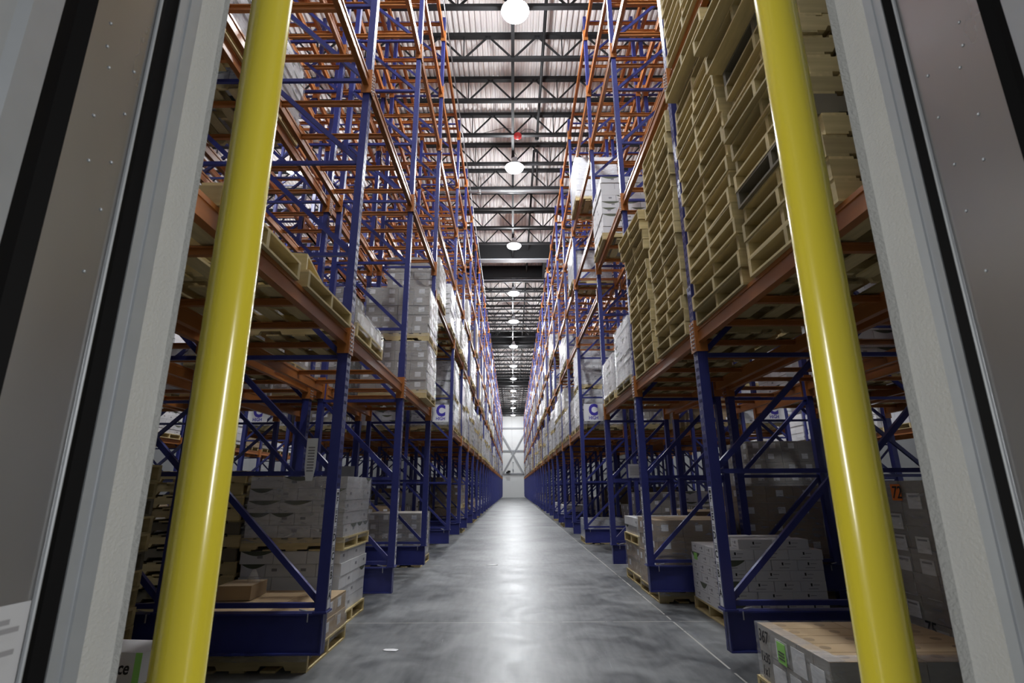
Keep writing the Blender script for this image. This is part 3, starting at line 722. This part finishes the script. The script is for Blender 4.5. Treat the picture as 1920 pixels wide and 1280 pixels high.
L('LA', 6.76, load_h('white', 5), 'white', 5, 'load on the floor, left rack second bay, upper of two', True, -.36, imp=.1)
L('LA', 11.45, 0, 'grey', 5, 'labelled load on the floor behind the fourth left upright', True, -.26, imp=.1)
L('LA', slot(6, 0), 0, 'kraft', 3, 'load on the floor, left rack seventh bay, lower of two', True, -.2, imp=.1)
L('LA', slot(6, 0), load_h('kraft', 3), 'kraft', 4, 'load on the floor, left rack seventh bay, upper of two', True, -.2, imp=.1)
L('RA', slot(2, 0), Z1, 'white', 7, 'wrapped load on the first right shelf past the pallet stacks', True, imp=.1)
L('RA', slot(2, 1), Z1, 'white', 5, 'shorter wrapped load on the first right shelf, just before the C HIGH sign', True, imp=.1)
L('RA', slot(2, 1), Z2, 'white', 9, 'tall load with dark printed arcs on the second right shelf', False, -.04, imp=.1)
L('RA', FY[3] + 2.55, 8.742 + BT, 'bag', 7, 'sagging load high over the gap beside the right C HIGH sign', True, -.06, imp=.1)
L('RA', 8.08, 0, 'kraft', 4, 'load on the floor just behind the third right upright', True, .19, imp=.1)
L('RA', 9.22, 0, 'kraft', 2, 'half-height wrapped load on the floor before the fourth right upright', True, .22, imp=.1)
L('RA', 9.22, load_h('kraft', 2), 'white', 2, 'pair of carton layers on the half-height load before the fourth right upright', False, .22, imp=.1)
L('RA', slot(4, 1), 0, 'bag', 3, 'low load on the floor past the right C HIGH sign', True, .22, imp=.1)
L('LA', slot(3, 0) + .3, 5.355 + BT, 'grey', 5, where('LA', 3, 0, LVN[1]), True, imp=.1)
L('LA', slot(3, 1), 5.355 + BT, 'white', 8, where('LA', 3, 1, LVN[1]), True, imp=.1)
L('RB', slot(2, 0), 0, 'kraft', 6, where('RB', 2, 0, 'floor'), True, .06, imp=.1)
L('RB', slot(2, 1) + .02, 0, 'grey', 12, 'tall wrapped load deep in the right rack, behind the brown one', True, .85, imp=.1)
rr = random.Random(5)
def pick(ws): return rr.choices(['grey', 'white', 'kraft', 'bag'], ws)[0]
CMAX = {'grey': 5, 'white': 7, 'kraft': 4, 'bag': 5}
for sd in 'LR':
    A = sd + 'A'
    for b in range(4, NF - 1):
        for k in (0, 1):
            ws = (3, 5, 1, 1.5)
            for li, z in enumerate(LEV_B):
                p = (.97, .86, .5, .16 if b > 9 else .03, .05 if b > 12 else 0, 0)[li]
                if li == 1 and sd == 'R' and b < 7: p = .3
                if li == 2 and b < 7: p = .15
                if rr.random() > p: continue
                s_ = pick(ws); c = CMAX[s_] if rr.random() < .6 else max(2, CMAX[s_] - rr.choice((1, 1, 2)))
                f = FY[b] < 40; y = slot(b, k) + rr.uniform(-.05, .05); d = rr.uniform(-.05, .05); im = 1.0 + li * .05
                if li == 0:
                    L(A, y, z + BT, s_, min(c, CMAX[s_]), where(A, b, k, LVN[0]) + ', lower', f, d, rr.uniform(-.01, .01), im)
                    if rr.random() < .85:
                        s2 = s_ if rr.random() < .7 else pick(ws)
                        L(A, y, z + BT + load_h(s_, c), s2, CMAX[s2] - rr.choice((0, 1)), where(A, b, k, LVN[0]) + ', upper', f, d, rr.uniform(-.01, .01), im)
                else: L(A, y, z + BT, s_, c + (1 if li in (1, 2) else 0), where(A, b, k, LVN[li]), f, d, rr.uniform(-.01, .01), im)
            if b > 6 and rr.random() < .45: s_ = pick(ws); L(A, slot(b, k), 0, s_, rr.choice((3, 4, 5)), where(A, b, k, 'floor'), False, .2 * ROWS[A][1], 0, 1.6)
    for rw, bs, pr, im in (('B', range(3, 15), .85, 1.9), ('C', range(0, 8), .75, 2.0), ('D', range(0, 8), .8, 2.0), ('E', range(3, 9), .95, 1.5)):
        row = sd + rw
        for b in bs:
            for k in (0, 1):
                if b != 3 or rw == 'E':
                    if rr.random() < pr:
                        s_ = pick((3, 4, 2, 1)); L(row, slot(b, k), 2.916 + BT, s_, CMAX[s_], where(row, b, k, LVN[0]), rw == 'E', 0, 0, im)
                        if rr.random() < .6: L(row, slot(b, k), 2.916 + BT + load_h(s_, CMAX[s_]), s_, CMAX[s_] - 1, where(row, b, k, LVN[0]) + ', upper', rw == 'E', 0, 0, im)
                if rw == 'E' or rr.random() < .2 and b > 4:
                    s_ = pick((3, 6, 1, 1)); L(row, slot(b, k), LEV_B[1] + BT, s_, CMAX[s_], where(row, b, k, LVN[1]), False, 0, 0, im)
                if rr.random() < (1 if rw == 'E' else .65):
                    s_ = pick((4, 2, 4, 0)); L(row, slot(b, k), 0, s_, CMAX[s_] + rr.choice((0, 0, 2)), where(row, b, k, 'floor'), False, (.12 * ROWS[row][1] if rw == 'B' else 0), 0, im * .95)
loads.sort(key=lambda q: q['d']); far = MB()
LOOK = {'tan': 'tan carton', 'grey': 'grey carton', 'white': 'white carton', 'kraft': 'brown carton', 'bag': 'white bagged'}
for n, q in enumerate(loads):
    if n < 296:
        seed = n % 4; film = q['film'] and n < 130
        def mk():
            P, z = load_meshes(q['sty'], q['c'], seed * 31 + q['c'], film, False, False, q['hero'])
            return {k: [e.mesh(k[:-1]) for e in v] if isinstance(v, list) else v.mesh(k, k == 'stretch_wrap') for k, v in P.items()}
        mm = cached(('ld', q['sty'], q['c'], seed, film, q['hero']), mk)
        lab = (q['look'] or LOOK[q['sty']]) + ' ' + (q['pos'] if 'load' in q['pos'] else 'load, ' + q['pos'])
        t = thing('pallet_load', lab, 'pallet load', (q['x'], q['y'], q['z']), q['rz'], 'pallet loads, %s %s' % (SIDE[q['row'][0]], ROWNAME[q['row'][1]]))
        for k, me in mm.items():
            for e in (me if isinstance(me, list) else [me]): link(e.name.split('.')[0], e, t)
    else:
        def mk2():
            P, z = load_meshes(q['sty'], q['c'], 1, False, True); r = MB()
            for v in P.values():
                if v: merge_at(r, v, (0, 0, 0))
            for yy in (-.5, -.02, .46): r.box(-.55, yy, .017, .55, yy + .04, .117, WOOD)
            r.box(-.55, -.5, .117, .55, .5, .134, WOOD); return r
        merge_at(far, cached(('ldf', q['sty'], q['c']), mk2), (q['x'], q['y'], q['z']), q['rz'])
o = link('distant_pallet_loads', far.mesh('distant_pallet_loads')); tag(o, 'mass of distant pallet loads far down both racks', 'pallet loads'); o['kind'] = 'stuff'
print('LOADS', len(loads), 'SHELVES', len(shelves))

# --- wrapped low load with handwriting, front right
t = thing('pallet_load', 'low wrapped load marked 367 at the bottom right, tan carton tops', 'pallet load', (2.42, 3.865, 0), group='pallet loads at the doorway')
WX, WY, WZ = 1.14, .93, .51
m = MB(); nx, ny = 2, 5
for i in range(nx):
    for j in range(ny):
        for c in range(2):
            h = (WZ - PH) / 2; x0 = -WX / 2 + i * WX / nx; y0 = -WY / 2 + j * WY / ny
            m.box(x0 + .003, y0 + .003, PH + c * h, x0 + WX / nx - .003, y0 + WY / ny - .003, PH + (c + 1) * h - .006, GREYBOX)
            if c: m.box(x0 + .003, y0 + .003, WZ - .006, x0 + WX / nx - .003, y0 + WY / ny - .003, WZ - .003, TAN)
link('cartons', m.mesh('cartons'), t)
m = MB()
for i in range(nx):
    for j in range(ny):
        x0 = -WX / 2 + i * WX / nx; y0 = -WY / 2 + j * WY / ny
        for q in (.25, .75):
            m.tube((x0 + WX / nx * q, y0 + .1, WZ - .0035), (x0 + WX / nx * q, y0 + .1, WZ - .002), .035, KRAFT, 14)
link('printed_mark', m.mesh('printed_mark'), t)
link('pallet', cached('pone', lambda: pallet_one().mesh('pallet')), t)
m = MB()
for (y, z, w_, h) in ((.12, .46, .16, .12), (-.12, .45, .17, .15), (.2, .27, .18, .13), (-.04, .27, .14, .15), (-.36, .42, .15, .14), (-.3, .24, .16, .12)):
    m.box(-WX / 2 - .005, y * .9 - w_ / 2, z - .05 - h / 2, -WX / 2 - .002, y * .9 + w_ / 2, z - .05 + h / 2, LABEL)
link('label', m.mesh('label'), t)
m = MB(); m.box(-WX / 2 - .020, .03, .335, -WX / 2 - .017, .14, .465, GREENP); o = link('sticker', m.mesh('sticker'), t); o['label'] = 'bright green sticker'
m = MB()
for k in range(3): m.box(-WX / 2 - .0215, .045, .40 - .02 * k, -WX / 2 - .020, .125, .41 - .02 * k, OLIVE)
link('sticker_print', m.mesh('sticker_print'), o)
for body, sz, y, z in (('367', .12, .37, .49), ('1x35', .09, .37, .355), ('1x1', .09, .38, .265)):
    text('handwriting', body, sz, INK, t, (-WX / 2 - .021, y - .03, z - .05), (R(90), 0, R(-90)), .0008, .001, shear=.2, sx=.8)
fm = MB(); o = .014
for (a, b) in (((-1, -1), (1, -1)), ((1, -1), (1, 1)), ((1, 1), (-1, 1)), ((-1, 1), (-1, -1))):
    for k in range(10):
        u0, u1 = k / 10, (k + 1) / 10; pa = [(a[0] + (b[0] - a[0]) * u) * (WX / 2 + o) for u in (u0, u1)]; pb = [(a[1] + (b[1] - a[1]) * u) * (WY / 2 + o) for u in (u0, u1)]
        fm.quad((pa[0], pb[0], .06), (pa[1], pb[1], .06), (pa[1], pb[1], WZ + .004), (pa[0], pb[0], WZ + .004), WRAP)
for (x0, y0, x1, y1) in ((-WX / 2 - o, -WY / 2 - o, -WX / 2 + .09, WY / 2 + o), (-WX / 2, -WY / 2 - o, WX / 2, -WY / 2 + .10)):
    fm.box(x0, y0, WZ + .003, x1, y1, WZ + .006, WRAP)
link('stretch_wrap', fm.mesh('stretch_wrap'), t)

# --- tall wrapped load marked 72 behind the right pole
t = thing('pallet_load', 'tall wrapped grey load with orange 72 sticker, behind the right yellow pole', 'pallet load', (XB['R'] + .06, slot(0, 1) + .02, 0), group='pallet loads at the doorway')
P, ztop = load_meshes('grey', 8, 3, True, False, True)
for k, v in P.items():
    if k != 'label': link(k, v.mesh(k, k == 'stretch_wrap'), t)
m = MB(); rq = random.Random(3); xx = -LD / 2 - .006
for r_ in range(8):
    for j in range(4):
        if rq.random() < .8:
            y = -LW / 2 + .125 + .245 * j; z = PH + .165 * r_ + .085; m.box(xx - .0015, y - .07, z - .06, xx + .0015, y + .07, z + .06, LABEL)
lb = link('label', m.mesh('label'), t)
m = MB()
for r_ in range(8):
    for j in range(4):
        y = -LW / 2 + .125 + .245 * j; z = PH + .165 * r_ + .085
        m.box(xx - .0025, y - .05, z + .03, xx - .0015, y + .05, z + .045, GREYINK)
link('label_print', m.mesh('label_print'), lb)
m = MB(); m.box(xx - .0165, .20, ztop - .16, xx - .0145, .31, ztop - .03, ORANGEP); o = link('sticker', m.mesh('sticker'), t); o['label'] = 'orange sticker'
text('handwriting', '72', .14, INK, t, (xx - .0175, .25, ztop - .10), (R(90), 0, R(-90)), .0008, .001, shear=.2, sx=.8)
text('handwriting', '75', .15, INK, t, (xx - .0175, .18, PH + .30), (R(90), 0, R(-90)), .0008, .001, shear=.2, sx=.8)
m = MB(); m.box(xx - .0165, -.30, ztop - .34, xx - .0145, -.12, ztop - .22, GREENP); o = link('sticker', m.mesh('sticker'), t); o['label'] = 'green sticker'

# --- loose white cartons stacked on a pallet behind the lettered right post
px, py = 2.34 + .60, 6.33 + .45
pallet(px, py, 0, 0, 'wooden pallet under the loose white cartons, right rack floor', 'pallets on the right floor')
def carton_parts(wx, wy, h):
    c = MB(); c.box(-wx / 2, -wy / 2, 0, wx / 2, wy / 2, h, WHITEBOX)
    p = c
    for (fx) in (-1, 1):
        xx = fx * (wx / 2 + .0006); p.box(xx - .0006, -.03, h * .5, xx + .0006, -.012, h * .78, INK); p.box(xx - .0006, .0, h * .6, xx + .0006, .06, h * .66, GREYINK); p.box(xx - .0006, -.05, h * .22, xx + .0006, .05, h * .28, GREYINK)
    yy = -wy / 2 - .0006
    p.box(-.03, yy - .0006, h * .5, -.012, yy + .0006, h * .78, INK); p.box(.0, yy - .0006, h * .6, .07, yy + .0006, h * .66, GREYINK); p.box(-.06, yy - .0006, h * .22, .05, yy + .0006, h * .28, GREYINK)
    return c.mesh('body')
def arc_mesh(w_, h, ax):
    a = MB(); q = 10; pts = [(-w_ / 2 + w_ * k / q, h - .006 - .06 * math.sin(math.pi * k / q)) for k in range(q + 1)] + [(w_ / 2, h), (-w_ / 2, h)]
    if ax == 'y': a.prism(pts, OLIVE, lambda p: (p[0], -.0008, p[1]), lambda p: (p[0], .0004, p[1]))
    else: a.prism(pts, OLIVE, lambda p: (-.0008, p[0], p[1]), lambda p: (.0004, p[0], p[1]))
    return a.mesh('printed_arc')
CH, NC = .110, 6; TX, TY = 1.18, .97; rc = random.Random(21)
arcs_near = {(4, 0), (2, 0), (0, 0)}; arcs_side = {(4, 2), (1, 2), (2, 3)}
for c in range(NC):
    nx, ny = (4, 3) if c % 2 == 0 else (3, 4)
    wx, wy = TX / nx - .006, TY / ny - .006
    body = cached(('ct', c % 2), lambda: carton_parts(wx, wy, CH - .003))
    for i in range(nx):
        for j in range(ny):
            if 0 < i < nx - 1 and 0 < j < ny - 1 and c < NC - 1: continue
            x = px - TX / 2 + (i + .5) * TX / nx + rc.uniform(-.002, .002) + (.012 if c == 5 else 0); y = py - TY / 2 + (j + .5) * TY / ny + rc.uniform(-.002, .002)
            t = thing('carton', 'white loose carton behind lettered right post, %s layer, %s row back, %s from aisle' % (nth(c + 1), nth(j + 1), nth(i + 1)), 'carton', (x, y, PH + .001 + c * CH), rc.uniform(-.003, .003), 'loose white cartons behind the lettered post')
            link('body', body, t)
            if j == 0 and (c, i) in arcs_near: link('printed_arc', cached(('arc', c % 2, 'y'), lambda: arc_mesh(wx - .01, CH - .003, 'y')), t, (0, -wy / 2 - .0008, 0))
            if i == 0 and (c, j) in arcs_side: link('printed_arc', cached(('arc', c % 2, 'x'), lambda: arc_mesh(wy - .01, CH - .003, 'x')), t, (-wx / 2 - .0008, 0, 0))
            if (c, i, j) == (4, 0, 2):
                m = MB(); m.box(-.001, -.06, .02, .001, .06, .10, GREENP); o = link('sticker', m.mesh('sticker'), t, (-wx / 2 - .0025, 0, 0)); o['label'] = 'green sticker'
z8 = PH + .001 + NC * CH
for k, (dx, dy) in enumerate(((-.14, -.34), (.27, -.35), (.26, .02), (-.16, .03))):
    body = cached(('ct', 1), lambda: carton_parts(TX / 3 - .006, TY / 4 - .006, CH - .003))
    t = thing('carton', 'white carton on the topmost loose layer of the stack, %s' % ('near left', 'near right', 'far right', 'far left')[k], 'carton', (px + dx, py + dy, z8), .04 * (k - 1), 'loose white cartons behind the lettered post')
    link('body', body, t)

# --- small things
m = MB(); m.box(-.16, -.19, 0, .16, .19, .13, KRAFT); t = thing('carton', 'small brown carton with crumpled film on the low tan load, left', 'carton', (-2.72, 5.62, PH + .32 + .004), .05)
link('body', m.mesh('body'), t)
m = MB(); rn = random.Random(2)
vs = [(.10 + .07 * math.cos(a) * (1 - k * .4), -.02 + .06 * math.sin(a) * (1 - k * .4) + rn.uniform(-.015, .015), .13 + .06 * k + rn.uniform(-.01, .01)) for k in range(3) for a in [i * math.pi / 4 for i in range(8)]]
m.add(vs, [(k * 8 + i, k * 8 + (i + 1) % 8, (k + 1) * 8 + (i + 1) % 8, (k + 1) * 8 + i) for k in range(2) for i in range(8)], WRAP); link('crumpled_film', m.mesh('crumpled_film'), t)
t = thing('carton', 'printed white carton at the bottom left edge, beside the door jamb', 'carton', (-2.23, 3.36, PH + .322), -.1)
m = MB(); m.box(-.17, -.12, 0, .17, .12, .16, WHITEBOX); link('body', m.mesh('body'), t)
m = MB(); m.box(.13, -.1215, .0, .17, -.1203, .16, GREENP); o = link('green_panel', m.mesh('green_panel'), t); o['label'] = 'green printed panel'
text('word', 'Choice', .09, INK, t, (-.01, -.1215, .08), (R(90), 0, 0), .0006, .002, shear=.2, sx=.85)
for k, (x, y, s_, lab) in enumerate(((-1.17, 5.55, .09, 'torn scrap of white paper on the concrete floor, nearer one'), (-.42, 11.2, .11, 'small white paper scrap on a floor joint, farther down the aisle'))):
    m = MB(); rn = random.Random(k + 4); pts = [(s_ * math.cos(i * math.pi / 4) * rn.uniform(.5, 1.2), s_ * .55 * math.sin(i * math.pi / 4) * rn.uniform(.5, 1.2)) for i in range(8)]
    m.prism(pts, LABEL, lambda p: (p[0], p[1], .001), lambda p: (p[0], p[1], .006 + .02 * max(0, p[0]))); tag(link('paper_scrap', m.mesh('paper_scrap'), None, (x, y, 0)), lab, 'paper', 'paper scraps on the floor')
